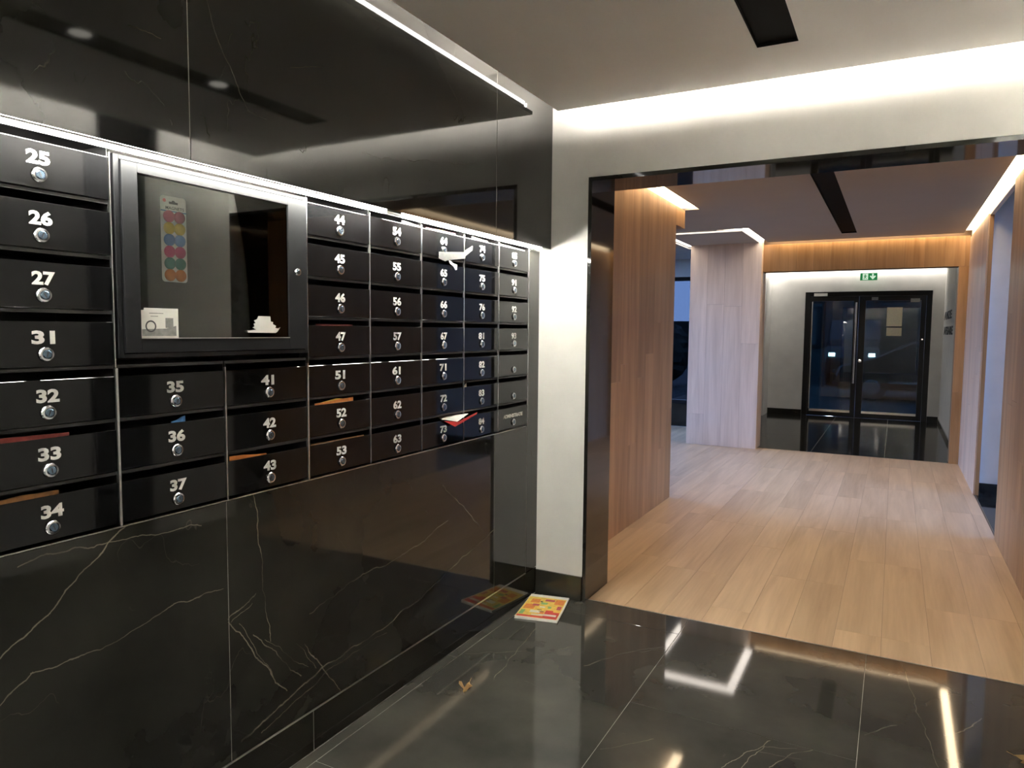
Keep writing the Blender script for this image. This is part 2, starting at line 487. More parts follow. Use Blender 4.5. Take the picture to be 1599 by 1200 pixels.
# ---- oak floor of the hall and the side bay
wf = struct(box('floor.001', (-2.4, 2.42, 3.668, 9.735, -.05, -.0015), M_WOODBACK))
rnd = random.Random(3)
x = .2375 - .2085 * 13
cols = []
while x < 2.40:
    cols.append((max(x, -2.395), min(x + .2085, 2.41))); x += .2085
for i, (x0, x1) in enumerate(cols):
    y = 3.668 - rnd.choice((.2, .5, .8, 1.05, .35))
    while y < 9.735:
        y1 = min(y + 1.29, 9.735)
        y0 = max(y, 3.668)
        if y1 - y0 > .08:
            box('plank', (x0 + .0005, x1 - .0005, y0 + .0005, y1 - .0005, -.012, 0), M_WOODY, wf, bevel=.0006)
        y += 1.29
wb = struct(box('floor.002', (-2.4, -.42, 9.736, 11.35, -.05, -.0015), M_WOODBACK))
for i, (x0, x1) in enumerate(cols):
    if x1 < -.42:
        box('plank', (x0 + .0005, x1 - .0005, 9.737, 11.34, -.012, 0), M_WOODY, wb, bevel=.0006)
# ---- black floor of the vestibule and of the alcove on the right
vf = struct(box('floor.003', (-.42, 2.44, 9.736, 14.4, -.05, -.0015), M_GROUT))
for x0, x1 in ((-.41, .805), (.805, 1.638), (1.638, 2.42)):
    for y0, y1 in ((9.737, 11.2), (11.2, 12.86), (12.86, 14.4)):
        box('marble_tile', (x0 + g, x1 - g, y0 + g, y1 - g, -.02, 0), M_VEST, vf, bevel=.0006)
af = struct(box('floor.004', (2.421, 3.7, 4.0, 8.1, -.05, -.0015), M_GROUT))
for x0, x1 in ((2.422, 3.05), (3.05, 3.69)):
    for y0, y1 in ((4.0, 6.0), (6.0, 8.1)):
        box('marble_tile', (x0 + g, x1 - g, y0 + g, y1 - g, -.02, 0), M_MARB, af, bevel=.0006)

# ---- left wall: masonry, upper slabs (proud), lower slabs, plinth, end strip
wl_ = struct(boxes('wall_left', [(-.50, -.40, -2.7, 3.64, 0, TOP), (-.40, -.095, -2.7, 3.64, 0, .96), (-.40, -.024, -2.7, 3.64, 1.962, TOP),
                                 (-.40, -.095, 3.492, 3.64, .96, 1.957), (-.40, -.095, -2.7, .78, .96, 1.957)], M_GROUT))
s = .0011
for y, x, z0, z1 in ((1.325, -.0008, 1.951, 2.93), (3.002, -.0008, 1.951, 2.93), (-.35, -.0008, 1.951, 2.93), (1.477, -.0708, .156, .976), (3.129, -.0708, .156, .976), (3.4875, -.0708, .156, .976), (-.175, -.0708, .156, .976), (1.832, -.0708, .003, .146)):
    box('joint', (x - .015, x, y - s, y + s, z0, z1), M_GROUT, wl_)
for y0, y1 in ((-2.7, -.35), (-.35, 1.325), (1.325, 3.002), (3.002, 3.619)):
    box('marble_panel', (-.023, 0, y0 + s, y1 - s, 1.95, 2.94), M_UP, wl_, bevel=.0008)
for y0, y1 in ((-2.7, -.175), (-.175, 1.477), (1.477, 3.129), (3.129, 3.4865)):
    box('marble_panel', (-.093, -.07, y0 + s, y1 - s, .155, .977), M_LOW, wl_, bevel=.0008)
box('marble_panel', (-.093, -.07, 3.4885, 3.619, .155, 1.94), M_LOW, wl_, bevel=.0008)
box('marble_panel', (-.093, -.07, -2.7, .788, .982, 1.94), M_LOW, wl_, bevel=.0008)
for y0, y1 in ((-2.7, -1.47), (-1.47, .18), (.18, 1.832), (1.832, 3.484), (3.484, 3.619)):
    box('plinth_panel', (-.093, -.07, y0 + s, y1 - s, 0.002, .147), M_MARB, wl_, bevel=.0008)
box('metal_trim', (-.088, -.0685, -2.7, 3.485, .1485, .1535), M_TRIM, wl_)
box('metal_trim', (-.088, -.0685, -2.7, 3.486, .9785, .9815), M_TRIM, wl_)

# ---- front wall with the opening into the hall
struct(boxes('wall_front', [(-.40, .215, YF, YB - .01, 0, TOP), (.215, 2.4305, YF, YB - .01, 2.322, TOP), (2.4305, 2.5, YF, YB - .01, 0, TOP)], M_WHITE))
jt = struct(box('trim_1', (.2155, .236, YF - .002, YB, 0, 2.322), M_MARB)); jt['label'] = 'black marble lining of the left side of the opening'
jt = struct(box('trim_2', (2.40, 2.43, YF - .002, YB, 0, 2.322), M_MARB))
jt = struct(box('trim_3', (.2365, 2.3995, YF - .002, YB - .04, 2.30, 2.3215), M_MARB)); jt['label'] = 'black marble soffit across the top of the opening'
struct(box('baseboard_front', (-.069, .215, YF - .014, YF - .0005, 0, .138), M_MARB, bevel=.001))

# ---- lobby right wall, wall behind the camera
struct(box('wall_right', (2.401, 2.5, -2.7, YF - .003, 0, TOP), M_WHITE))
struct(box('baseboard_right', (2.387, 2.4, -2.58, YF - .016, 0, .138), M_MARB, bevel=.001))
struct(box('wall_back', (-.40, 2.5, -2.8, -2.701, 0, TOP), M_WHITE))
# lift doors on the right wall (they show in the polished marble)
struct(box('trim_5', (2.378, 2.4005, 2.58, 2.95, .139, 2.94), M_CHAN))
for k, yy in enumerate((.15,)):
    d = struct(boxes('door_%d' % (k + 2), [(2.378, 2.4005, yy - .10, yy, .139, 2.40), (2.378, 2.4005, yy + .98, yy + 1.035, .139, 2.40), (2.378, 2.4005, yy, yy + .98, 2.12, 2.40)], M_BLACK))
    box('leaf', (2.39, 2.4005, yy + .001, yy + .4895, .14, 2.119), M_STEEL, d)
    box('leaf', (2.39, 2.4005, yy + .4905, yy + .979, .14, 2.119), M_STEEL, d)

# ---- dropped ceiling of the lobby with a slot for the black channel, concrete above
T = .018
struct(boxes('ceiling', [(.075, 1.147, -2.45, 3.52, ZC, ZC + T), (1.306, 2.17, -2.45, 3.52, ZC, ZC + T), (1.147, 1.306, 3.12, 3.52, ZC, ZC + T)], M_CEIL))
struct(box('ceiling.001', (-2.5, 3.8, -2.85, 14.45, TOP + .001, TOP + .1), M_CEIL))

# ---- wood cladding builder
def clad(parent, axis, face, a0, a1, z0, z1, sign, step=.2, rr=None, t=.012, m=None):
    """vertical planks on a face; axis 'x': face at x=const running in y, 'y': face at y=const running in x"""
    a = a0
    while a < a1 - .02:
        b = min(a + step, a1)
        zz = [z0]
        if rr is not None and z1 - z0 > 1.0:
            zz.append(z0 + rr.uniform(.35, 1.9))
        zz.append(z1)
        for q0, q1 in zip(zz[:-1], zz[1:]):
            lo, hi = (face - t, face) if sign > 0 else (face, face + t)
            c = (lo, hi, a + .0006, b - .0006, q0 + .0006, q1 - .0006) if axis == 'x' else (a + .0006, b - .0006, lo, hi, q0 + .0006, q1 - .0006)
            box('plank', c, m or M_WOODZ, parent, bevel=.0006)
        a = b
rw = random.Random(11)
# first pillar, left of the hall
p1 = struct(box('pillar', (-.55, -.0755, YB + .004, 6.348, 0, 2.62), M_WOODBACK)); p1['label'] = 'oak clad pillar on the left of the hall'
clad(p1, 'x', -.063, YB + .004, 6.36, .0005, 2.62, 1, rr=rw)
clad(p1, 'y', 6.36, -.55, -.0755, .0005, 2.45, 1, rr=rw)
p1c = struct(box('trim_4', (-.55, -.063, 6.361, 6.65, 2.455, 2.62), M_WOODZ))
struct(box('wall_left.001', (-.55, -.075, YB + .004, 6.55, 2.621, TOP), M_WHITE))
# second pillar, farther back
p2 = struct(box('pillar.001', (-.75, .143, 9.6125, 9.95, 0, 2.66), M_WOODBACK)); p2['label'] = 'oak clad pillar farther back in the hall, daylight put into its colour'
clad(p2, 'y', 9.60, -.75, .155, .0005, 2.66, -1, step=.2265, rr=rw, m=M_WOOD_DAYLIT)
clad(p2, 'x', .1555, 9.6125, 9.95, .0005, 2.66, 1, rr=None, m=M_WOOD_DAYLIT)
# right wall of the hall
wr = struct(boxes('wall_right.001', [(2.4125, 2.56, YB + .001, 6.236, 0, TOP), (2.4125, 2.445, 7.913, 9.95, 0, TOP), (2.4125, 2.445, 6.236, 7.913, 2.60, TOP)], M_WHITE))
clad(wr, 'x', 2.40, YB + .001, 6.25, .0005, 2.61, -1, rr=rw)
clad(wr, 'x', 2.40, 7.90, 9.70, .0005, 2.61, -1, rr=rw, m=M_WOOD_HALF_DAYLIT)
clad(wr, 'y', 7.90, 2.4125, 2.445, .0005, 2.599, -1, step=.16)
clad(wr, 'y', 6.249, 2.4125, 2.56, .0005, 2.599, 1, step=.16)
# beam across the far end of the hall
bmw = struct(box('beam', (.156, 2.41, 9.7135, 9.9, 2.285, 2.94), M_WOODBACK)); bmw['label'] = 'oak clad beam across the far end of the hall'
clad(bmw, 'y', 9.70, .156, 2.40, 2.285, 2.63, -1)
p3 = struct(box('pillar.002', (2.315, 2.41, 9.7135, 9.9, 0, 2.284), M_WOODBACK))
clad(p3, 'y', 9.70, 2.305, 2.4, .0005, 2.284, -1, rr=rw)
clad(p3, 'x', 2.303, 9.7135, 9.9, .0005, 2.284, -1, step=.19, rr=rw)

# ---- hall ceiling: sheets with light slots between them
struct(boxes('ceiling.002', [(.03, 1.10, 4.0, 6.8, ZH, ZH + T), (1.26, 2.33, 4.0, 6.8, ZH, ZH + T),
                             (-2.3, 1.10, 6.8, 8.235, ZH, ZH + T), (1.26, 2.33, 6.8, 8.235, ZH, ZH + T),
                             (.22, 1.10, 8.235, 9.62, ZH, ZH + T), (1.26, 2.33, 8.235, 9.62, ZH, ZH + T),
                             (1.10, 1.26, 9.10, 9.62, ZH, ZH + T), (1.10, 1.26, 4.0, 4.3, ZH, ZH + T)], M_CEILH))
struct(box('ceiling.003', (-.75, .115, 8.45, 9.597, ZH, ZH + T), M_CEILH))
struct(boxes('ceiling.004', [(-2.3, -.87, 8.45, 11.3, ZH, ZH + T), (-.87, -.42, 9.96, 11.3, ZH, ZH + T)], M_CEILH))
struct(box('ceiling.005', (-2.3, -.56, 4.0, 6.66, ZH, ZH + T), M_CEILH))

# ---- side bay on the left: walls and windows to the dusk
struct(boxes('wall_left.002', [(-2.45, -2.35, YB, 6.4, 0, TOP), (-2.45, -2.35, 6.4, 11.35, 0, .12), (-2.45, -2.35, 6.4, 11.35, 2.62, TOP)], M_WHITE))
struct(box('wall_front.001', (-2.45, -.401, YF, YB - .01, 0, TOP), M_WHITE))
struct(boxes('wall_back.001', [(-2.35, -.42, 11.36, 11.5, 2.38, TOP)], M_WHITE))
struct(box('baseboard_back', (-2.35, -.42, 11.36, 11.5, 0, .36), M_MARB))
w1 = struct(boxes('window_1', [(-2.35, -2.29, 11.38, 11.44, .361, 2.379), (-.48, -.43, 11.38, 11.44, .361, 2.379), (-1.63, -1.57, 11.38, 11.44, .421, 2.319),
                               (-2.29, -.48, 11.38, 11.44, .361, .42), (-2.29, -.48, 11.38, 11.44, 2.32, 2.379)], M_BLACK))
box('pane', (-2.29, -1.631, 11.405, 11.415, .421, 2.319), M_TINT, w1)
box('pane', (-1.569, -.481, 11.405, 11.415, .421, 2.319), M_TINT, w1)
w2 = struct(boxes('window_2', [(-2.43, -2.37, 6.401, 6.46, .121, 2.619), (-2.43, -2.37, 11.28, 11.34, .121, 2.619), (-2.43, -2.37, 8.0, 8.06, .18, 2.56), (-2.43, -2.37, 9.6, 9.66, .18, 2.56),
                               (-2.43, -2.37, 6.46, 11.28, .121, .18), (-2.43, -2.37, 6.46, 11.28, 2.56, 2.619)], M_BLACK))
for y0, y1 in ((6.461, 7.999), (8.061, 9.599), (9.661, 11.279)):
    box('pane', (-2.405, -2.395, y0, y1, .181, 2.559), M_GLASS, w2)

# ---- alcove on the right: white wall and a glazed side
struct(box('wall_back.002', (2.4455, 3.75, 7.955, 8.1, 0, TOP), M_WHITE))
struct(box('baseboard_back.001', (2.4455, 3.64, 7.94, 7.9545, 0, .112), M_MARB))
struct(box('wall_front.002', (2.561, 3.75, YB - .01, 4.1, 0, TOP), M_WHITE))
struct(boxes('wall_right.002', [(3.65, 3.75, 4.1, 7.954, 0, .08), (3.65, 3.75, 4.1, 7.954, 2.75, TOP)], M_WHITE))
w3 = struct(boxes('window_3', [(3.67, 3.73, 4.101, 4.15, .081, 2.749), (3.67, 3.73, 7.90, 7.953, .081, 2.749), (3.67, 3.73, 6.0, 6.05, .13, 2.70),
                               (3.67, 3.73, 4.15, 7.90, .081, .13), (3.67, 3.73, 4.15, 7.90, 2.70, 2.749)], M_BLACK))
for y0, y1 in ((4.151, 5.999), (6.051, 7.899)):
    box('pane', (3.695, 3.705, y0, y1, .131, 2.699), M_GREYGLASS, w3)

# ---- vestibule: white walls, far wall with the double door
struct(boxes('wall_back.003', [(-.50, .211, 14.15, 14.3, 0, TOP), (2.226, 2.55, 14.15, 14.3, 0, TOP), (.211, 2.226, 14.15, 14.3, 2.256, TOP)], M_WHITE))
struct(box('wall_right.003', (2.405, 2.55, 9.951, 14.149, 0, TOP), M_WHITE))
struct(boxes('wall_left.003', [(-.50, -.385, 13.62, 14.149, 0, TOP), (-.50, -.41, 9.951, 13.62, 2.46, TOP), (-.50, -.41, 9.951, 11.5, 0, 2.46)], M_WHITE))
struct(boxes('baseboard_back.002', [(-.384, .211, 14.136, 14.1495, 0, .10), (2.226, 2.39, 14.136, 14.1495, 0, .10)], M_MARB))
struct(box('baseboard_right.001', (2.391, 2.4045, 9.951, 14.149, 0, .06), M_MARB))
w4 = struct(boxes('window_4', [(-.48, -.43, 11.501, 11.56, 0.001, 2.459), (-.48, -.43, 13.56, 13.619, 0.001, 2.459), (-.48, -.43, 11.56, 13.56, 2.40, 2.459), (-.48, -.43, 11.56, 13.56, .001, .06)], M_BLACK))
box('pane', (-.46, -.45, 11.561, 13.559, .061, 2.399), M_DGLASS, w4)
struct(box('ceiling.006', (-.28, 2.31, 9.98, 14.04, 2.62, 2.62 + T), M_CEIL))

# double door
d1 = struct(boxes('door_1', [(.212, .30, 14.17, 14.25, 0, 2.255), (2.14, 2.225, 14.17, 14.25, 0, 2.255), (.30, 2.14, 14.17, 14.25, 2.175, 2.255)], M_BLACK))
def leaf(x0, x1, g0, g1, hx):
    lf = boxes('leaf', [(x0, g0, 14.18, 14.235, .004, 2.173), (g1, x1, 14.18, 14.235, .004, 2.173), (g0, g1, 14.18, 14.235, .004, .105), (g0, g1, 14.18, 14.235, 2.09, 2.173)], M_BLACK, d1)
    box('pane', (g0 + .0005, g1 - .0005, 14.203, 14.212, .1055, 2.0895), M_DGLASS, lf)
    box('bottom_bar', (g0 + .0, g1, 14.168, 14.1795, .085, .125), M_TRIM, lf)['label'] = 'bright metal strip along the foot of the leaf'
    return lf
la = leaf(.302, 1.10, .34, 1.02, 0)
lb = leaf(1.103, 2.138, 1.21, 2.06, 0)
bm = bmesh.new()
lathe(bm, [(.016, .62), (.016, 2.06)], 12, Matrix.Translation((1.06, 14.12, 0)))
for zz in (.8, 1.9): bx(bm, 1.052, 1.068, 14.12, 14.179, zz, zz + .016)
obj('handle', bm, M_CHROME, la)['label'] = 'long upright chrome pull bar'
box('edge_strip', (.328, .342, 14.168, 14.1795, .13, 2.08), M_TRIM, la)
box('closer', (.36, .58, 14.12, 14.1795, 2.18, 2.23), M_PAPER, la)['label'] = 'white door closer box'
box('closer', (1.30, 1.40, 14.13, 14.1795, 2.10, 2.15), M_GREY, lb)
box('closer', (1.90, 2.04, 14.13, 14.1795, 2.06, 2.12), M_GREY, lb)
bm = bmesh.new(); lathe(bm, [(.03, 0), (.03, .02), (.02, .03)], 16, on_far(1.15, 14.1795, 1.02))
obj('lock', bm, M_CHROME, lb)
bm = bmesh.new(); lathe(bm, [(.02, 0), (.02, .02), (.012, .03)], 16, on_far(2.10, 14.1795, 1.42))
obj('lock', bm, M_CHROME, lb)

# ================================================================== LIGHT FITTINGS
def strip(label, group, segs, m, name='led_strip', prof=None):
    """segs: boxes of the luminous face; profile boxes behind them"""
    t = thing(name, label, 'light strip', group=group)
    boxes('diffuser', segs, m, t)
    if prof: boxes('profile', prof, M_TRIM, t)
    return t
# under the upper marble, over the mailboxes
strip('long bright light strip under the upper marble, over the mailboxes up to the dark gap', None,
      [(-.030, -.016, -2.6, 2.19, 1.9395, 1.947)], M_LEDW, prof=[(-.038, -.014, -2.6, 2.19, 1.9471, 1.9499)])
strip('shorter white light strip over mailboxes 64 to 85, ending at the front wall', None,
      [(-.030, -.016, 2.30, 3.535, 1.9395, 1.947)], M_LEDW, prof=[(-.038, -.014, 2.30, 3.535, 1.9471, 1.9499)])
def cove(label, segs, m, z, up=.02):
    """upright strips standing on the ceiling sheet a little back from its edge"""
    dif, pro = [], []
    for x0, x1, y0, y1 in segs:
        dif.append((x0, x1, y0, y1, z + T + up, z + T + up + .018))
        cx, cyy = (x0 + x1) / 2, (y0 + y1) / 2
        pro.append((x0, x1, y0, y1, z + T + .0005, z + T + up - .0001))
    return strip(label, 'cove lights above the ceilings', dif, m, prof=pro)
e = .006
cove('cove light strip hidden in the slot along the black marble wall, mirrored in the marble', [(.092, .092 + e, -2.4, 3.46)], M_LEDL, ZC)
cove('cove light strip hidden above the lobby ceiling edge, washing the white front wall', [(.10, 2.15, 3.494, 3.494 + e)], M_LEDC, ZC)
cove('added cove light strip over the unseen back edge of the lobby ceiling', [(.10, 2.15, -2.43, -2.43 + e)], M_LEDR, ZC)  # strip added behind the camera to raise the lobby's ambient light
cove('cove light strip hidden in the slot along the right lobby wall', [(2.148, 2.148 + e, -2.4, 3.46)], M_LEDR, ZC)
zd = ZH + .03
def slot(label, segs, m, z=zd):
    t = thing('slot_light', label, 'light slot', group='recessed slot lights of the hall')
    for c in segs: box('diffuser', (*c, z, z + .005), m, t)
    return t
slot('warm slot light in the ceiling beside the first oak pillar', [(-.0745, .0295, 3.99, 6.795)], M_LEDH)
slot('thin slot light across the ceiling before the second oak pillar', [(-.745, .2195, 8.24, 8.445), (.1155, .2195, 8.4455, 9.595)], M_LEDX)
slot('warm slot light above the far oak beam', [(.2205, 2.3295, 9.6205, 9.712)], M_LEDH)
slot('warm slot light along the right oak wall', [(2.3305, 2.411, 3.99, 9.6195)], M_LEDH)
slot('slot light over the left side of the second oak pillar', [(-.8695, -.7505, 8.4455, 9.95)], M_LEDX)
slot('white slot light above the glass double door', [(-.384, 2.404, 14.0405, 14.149), (-.384, -.2805, 9.99, 14.04)], M_LEDV, 2.655)

W_LOBBY, W_HALL, W_VEST = 0.0, 10.0, 26.0
def lamp(parent, x, y, z, watts, col):  # unseen spot, added to brighten the hall and vestibule from above
    d = bpy.data.lights.new('added_spot_lamp', 'SPOT')
    d.energy = watts; d.color = col; d.spot_size = math.radians(105); d.spot_blend = .9; d.shadow_soft_size = .035
    o = bpy.data.objects.new('added_spot_lamp', d); o.location = (x, y, z)
    return link(o, parent)
def channel(label, x0, x1, y0, y1, z, spots, watts, col, lens=True):
    t = thing('light_channel', label, 'light channel', group='black light channels')
    boxes('channel', [(x0 + .001, x1 - .001, y0 + .001, y1 - .001, z + .07, z + .08), (x0 + .001, x0 + .004, y0 + .001, y1 - .001, z, z + .07), (x1 - .004, x1 - .001, y0 + .001, y1 - .001, z, z + .07),
                      (x0 + .004, x1 - .004, y0 + .001, y0 + .004, z, z + .07), (x0 + .004, x1 - .004, y1 - .004, y1 - .001, z, z + .07),
                      (x0 + .004, x1 - .004, y0 + .004, y1 - .004, z + .012, z + .016)], M_CHAN, t)
    cx = (x0 + x1) / 2
    for sy in spots:
        if watts: lamp(t, cx, sy, z + .004, watts, col)
        if not lens: continue
        bm = bmesh.new(); lathe(bm, [(.04, 0), (.04, .004)], 20, Matrix.Translation((cx, sy, z + .0075)))
        o = obj('downlight', bm, M_SPOT, t)
        bm = bmesh.new(); lathe(bm, [(.046, 0), (.05, .003)], 20, Matrix.Translation((cx, sy, z + .0117 - .003)))
        bm.free()
    return t
channel('black recessed light channel in the lobby ceiling', 1.147, 1.306, -1.5, 3.12, ZC, (-.2, .46, 1.12, 1.784, 2.448), W_LOBBY, (1, .93, .82))
channel('black recessed light channel in the ceiling of the oak hall', 1.10, 1.26, 4.3, 9.10, ZH, (4.7, 5.6, 6.5, 7.4, 8.3), W_HALL, (1, .86, .68), False)  # channel is real; its spots are added and show no lens
vl = thing('added_downlight', 'added unseen downlight under the vestibule ceiling, brightening its walls', 'downlight', (1.0, 12.2, 2.62))  # added out of sight because the vestibule walls came out too dim
bm = bmesh.new(); lathe(bm, [(.05, -.004), (.055, -.001)], 20, Matrix.Identity(4)); obj('trim_ring', bm, M_TRIM, vl)
lamp(vl, 0, 0, -.012, W_VEST, (1, .95, .88))

# exit sign
es = thing('exit_sign', 'green emergency exit sign with white arrow above the double door', 'sign', (0, 0, 0))
box('sign_body', (1.1105, 1.376, 13.905, 13.935, 2.432, 2.556), M_SIGN, es)
bm = bmesh.new()
prism(bm, [(-.012, .05), (.012, .05), (.012, .0), (.035, .018), (.048, .004), (0, -.05), (-.048, .004), (-.035, .018), (-.012, 0)], on_far(1.307, 13.905, 2.494), .002)
obj('arrow', bm, M_SIGNW, es)
for hx in (1.15, 1.33): box('hanger', (hx, hx + .006, 13.917, 13.923, 2.5561, 2.6195), M_TRIM, es)
bm = bmesh.new()
prism(bm, [(-.045, -.052), (.04, -.052), (.04, .052), (-.045, .052)], on_far(1.194, 13.905, 2.494), .001)
obj('doorway_symbol', bm, M_SIGNW, es)
bm = bmesh.new()
Mx = on_far(1.189, 13.904, 2.494)
prism(bm, [(-.006, .026), (.006, .026), (.01, .034), (.004, .042), (-.004, .042), (-.01, .034)], Mx, .001)
prism(bm, [(-.012, .022), (.012, .022), (.03, .0), (.026, -.006), (.010, .008), (.008, -.012), (.024, -.034), (.017, -.04), (-.002, -.018), (-.018, -.04), (-.028, -.038), (-.008, -.006), (-.008, .008), (-.02, -.004), (-.026, .0)], Mx, .001)
obj('running_figure', bm, M_SIGN, es)

# ================================================================== MAILBOXES
XD = -.07
COLS = [(.802, 1.1385), (1.1455, 1.4785), (1.4825, 1.8195), (1.826, 2.153), (2.155, 2.489), (2.491, 2.826), (2.828, 3.155), (3.157, 3.486)]
NUMS = [['25', '26', '27', '31', '32', '33', '34'], [None] * 4 + ['35', '36', '37'], [None] * 4 + ['41', '42', '43'],
        ['44', '45', '46', '47', '51', '52', '53'], ['54', '55', '56', '57', '61', '62', '63'], ['64', '65', '66', '67', '71', '72', '73'],
        ['74', '75', '76', '81', '82', '83', '84'], ['85', '91', '92', '93', '', ' ', 'ADMINISTRATIE']]
P_, D_H = .1385, .1085
def ztop(r): return 1.9285 - P_ * r
def mailbox_proto(w):
    """housing, door and lock meshes for a box of width w; origin at the middle of the door's lower edge"""
    h = w / 2 - .0012
    bm = bmesh.new()
    t = .0015
    bx(bm, -.25, -.004, -h, h, .0005 - .0, .0005 + t)
    bx(bm, -.25, -.004, -h, -h + t, .002, P_ - .003)
    bx(bm, -.25, -.004, h - t, h, .002, P_ - .003)
    bx(bm, -.25, -.2485, -h + t, h - t, .002, P_ - .003)
    # sloping letter guide behind the slot and the rolled lip over it
    bx(bm, -.25, -.004, -h, h, P_ - .003, P_ - .003 + t)
    bx(bm, -.012, -.004, -h + t, h - t, P_ - .0095, P_ - .003)
    me_h = bm
    bm = bmesh.new(); bx(bm, -.0035, 0, -h, h, .001, D_H)
    bmesh.ops.bevel(bm, geom=bm.edges[:], offset=.0007, segments=1, affect='EDGES')
    me_d = bm
    return me_h, me_d
def mesh_of(bm, name, m, smooth=False):
    bmesh.ops.recalc_face_normals(bm, faces=bm.faces[:])
    me = bpy.data.meshes.new(name); bm.to_mesh(me); bm.free(); me.materials.append(m)
    if smooth:
        for f in me.polygons: f.use_smooth = True
    return me
bm = bmesh.new(); lathe(bm, [(.0175, 0), (.0175, .0035), (.0155, .0065), (.0118, .0068), (.0108, .0040)], 28, on_left(0, 0, 0))
ME_LOCK = mesh_of(bm, 'lock', M_CHROME, False)
bm = bmesh.new(); lathe(bm, [(.0102, .0042), (.0102, .0066), (.0085, .0078)], 20, on_left(0, 0, 0))
ME_CORE = mesh_of(bm, 'lock_core', M_KEY)
bm = bmesh.new(); bx(bm, .0079, .0084, -.0012, .0012, -.0058, .0058)
ME_SLOT = mesh_of(bm, 'key_slot', M_INK)
cache = {}
MAIL = {'33': 'dark red mail showing in its slot', '34': 'yellow brown mail showing in its slot', '43': 'orange mail showing in its slot',
        '52': 'orange and yellow mail showing in its slot', '53': 'a thin brown edge of mail in its slot', '54': 'crumpled white paper in its slot',
        '64': 'pink and yellow mail in its slot', '74': 'cream envelope sticking up from its slot', '85': 'white paper edge in its slot', '36': 'a blue white paper corner above it'}
row_word = ['topmost', 'second from top', 'third from top', 'fourth from top', 'third from bottom', 'second from bottom', 'bottom one']
col_word = ['column before the notice board', 'wide column under the board', 'narrower column under the board',
            'first column past the notice board', 'second column past the notice board', 'third column past the notice board',
            'fourth column past the notice board', 'last column beside the white wall']
for c, (y0, y1) in enumerate(COLS):
    w = round(y1 - y0, 4)
    if w not in cache:
        a, b = mailbox_proto(w)
        cache[w] = (mesh_of(a, 'housing', M_HOUSE), mesh_of(b, 'door', M_DOORP))
    for r, n in enumerate(NUMS[c]):
        if n is None: continue
        if n == 'ADMINISTRATIE': lab = 'black mailbox lettered ADMINISTRATIE at the bottom right of the wall of boxes'
        elif n == '': lab = 'unnumbered black mailbox directly under mailbox 93'
        elif n == ' ': lab = 'unnumbered black mailbox directly above the one lettered ADMINISTRATIE'
        else: lab = 'black mailbox %s, %s in the %s' % (n, row_word[r], col_word[c])
        zb = ztop(r) - D_H
        mb = thing('mailbox', lab, 'mailbox', (XD, (y0 + y1) / 2, zb), 'wall of black numbered mailboxes')
        link(bpy.data.objects.new('housing', cache[w][0]), mb)
        link(bpy.data.objects.new('door', cache[w][1]), mb)
        lk = link(bpy.data.objects.new('lock', ME_LOCK), mb)
        lk.location = (0.0002, 0, D_H - .0775)
        link(bpy.data.objects.new('lock_core', ME_CORE), lk)
        link(bpy.data.objects.new('key_slot', ME_SLOT), lk).rotation_euler = (random.Random(c * 9 + r).uniform(-.5, .5), 0, 0)
        if n.strip():
            if n == 'ADMINISTRATIE':
                text_mesh('lettering', n, .026, on_left(.0003, 0, D_H - .043), M_NUM, mb, bold=.035, fit=.215)
            else:
                text_mesh('number', n, .041, on_left(.0003, 0, D_H - .0395), M_NUM, mb, bold=.042, fit=.053)
# aluminium uprights between the columns, rails
fr = thing('mailbox_grid', 'grid of thin bright metal uprights between the black mailbox columns', 'metal grid')
for y, z0, z1 in ((1.1395, .983, 1.94), (1.1415, .983, 1.94), (1.4793, .983, 1.386), (1.821, .983, 1.385), (2.1528, .983, 1.94), (2.4888, .983, 1.94), (2.8258, .983, 1.94), (3.1548, .983, 1.94), (3.4858, .983, 1.94), (.7995, .983, 1.94)):
    pass
for k, (y, w, z0, z1) in enumerate(((.7985, .0028, .983, 1.94), (1.142, .0058, .983, 1.395), (1.1395, .0016, 1.397, 1.94), (1.4805, .0034, .983, 1.385), (1.8228, .0058, .983, 1.385), (1.8252, .0014, 1.387, 1.94), (2.154, .0018, .983, 1.94), (2.49, .0018, .983, 1.94), (2.827, .0018, .983, 1.94), (3.156, .0018, .983, 1.94), (3.487, .0018, .983, 1.94))):
    box('upright', (-.11, -.0672, y - w / 2, y + w / 2, z0, z1), M_EDGE, fr)

# ---- notice board
nb = thing('notice_board', 'dark metal framed glass notice board set among the mailboxes', 'notice board', (XD, 1.486, 1.42))
Y0, Y1, Z0, Z1 = 1.148, 1.8225, 1.42, 1.9405
def rel(c): return (c[0] - XD, c[1] - XD, c[2] - 1.486, c[3] - 1.486, c[4] - 1.42, c[5] - 1.42)
boxes('casing', [rel(c) for c in ((-.2, -.066, Y0, Y0 + .015, Z0, Z1), (-.2, -.066, Y1 - .015, Y1, Z0, Z1), (-.2, -.066, Y0 + .015, Y1 - .015, Z1 - .012, Z1), (-.2, -.066, Y0 + .015, Y1 - .015, Z0, Z0 + .012), (-.2, -.195, Y0 + .015, Y1 - .015, Z0 + .012, Z1 - .012))], M_FRAME, nb, bevel=.0008)
i0, i1, j0, j1 = 1.209, 1.734, 1.471, 1.902
a0, a1, b0, b1 = Y0 + .0168, Y1 - .0168, Z0 + .0138, Z1 - .0138
boxes('door_frame', [rel(c) for c in ((-.085, -.060, a0, i0, b0, b1), (-.085, -.060, i1, a1, b0, b1), (-.085, -.060, i0, i1, b0, j0), (-.085, -.060, i0, i1, j1, b1))], M_FRAME, nb, bevel=.0008)
boxes('glazing_bead', [rel(c) for c in ((-.064, -.0592, i0, i1, j0, j0 + .0022), )], M_EDGE, nb)
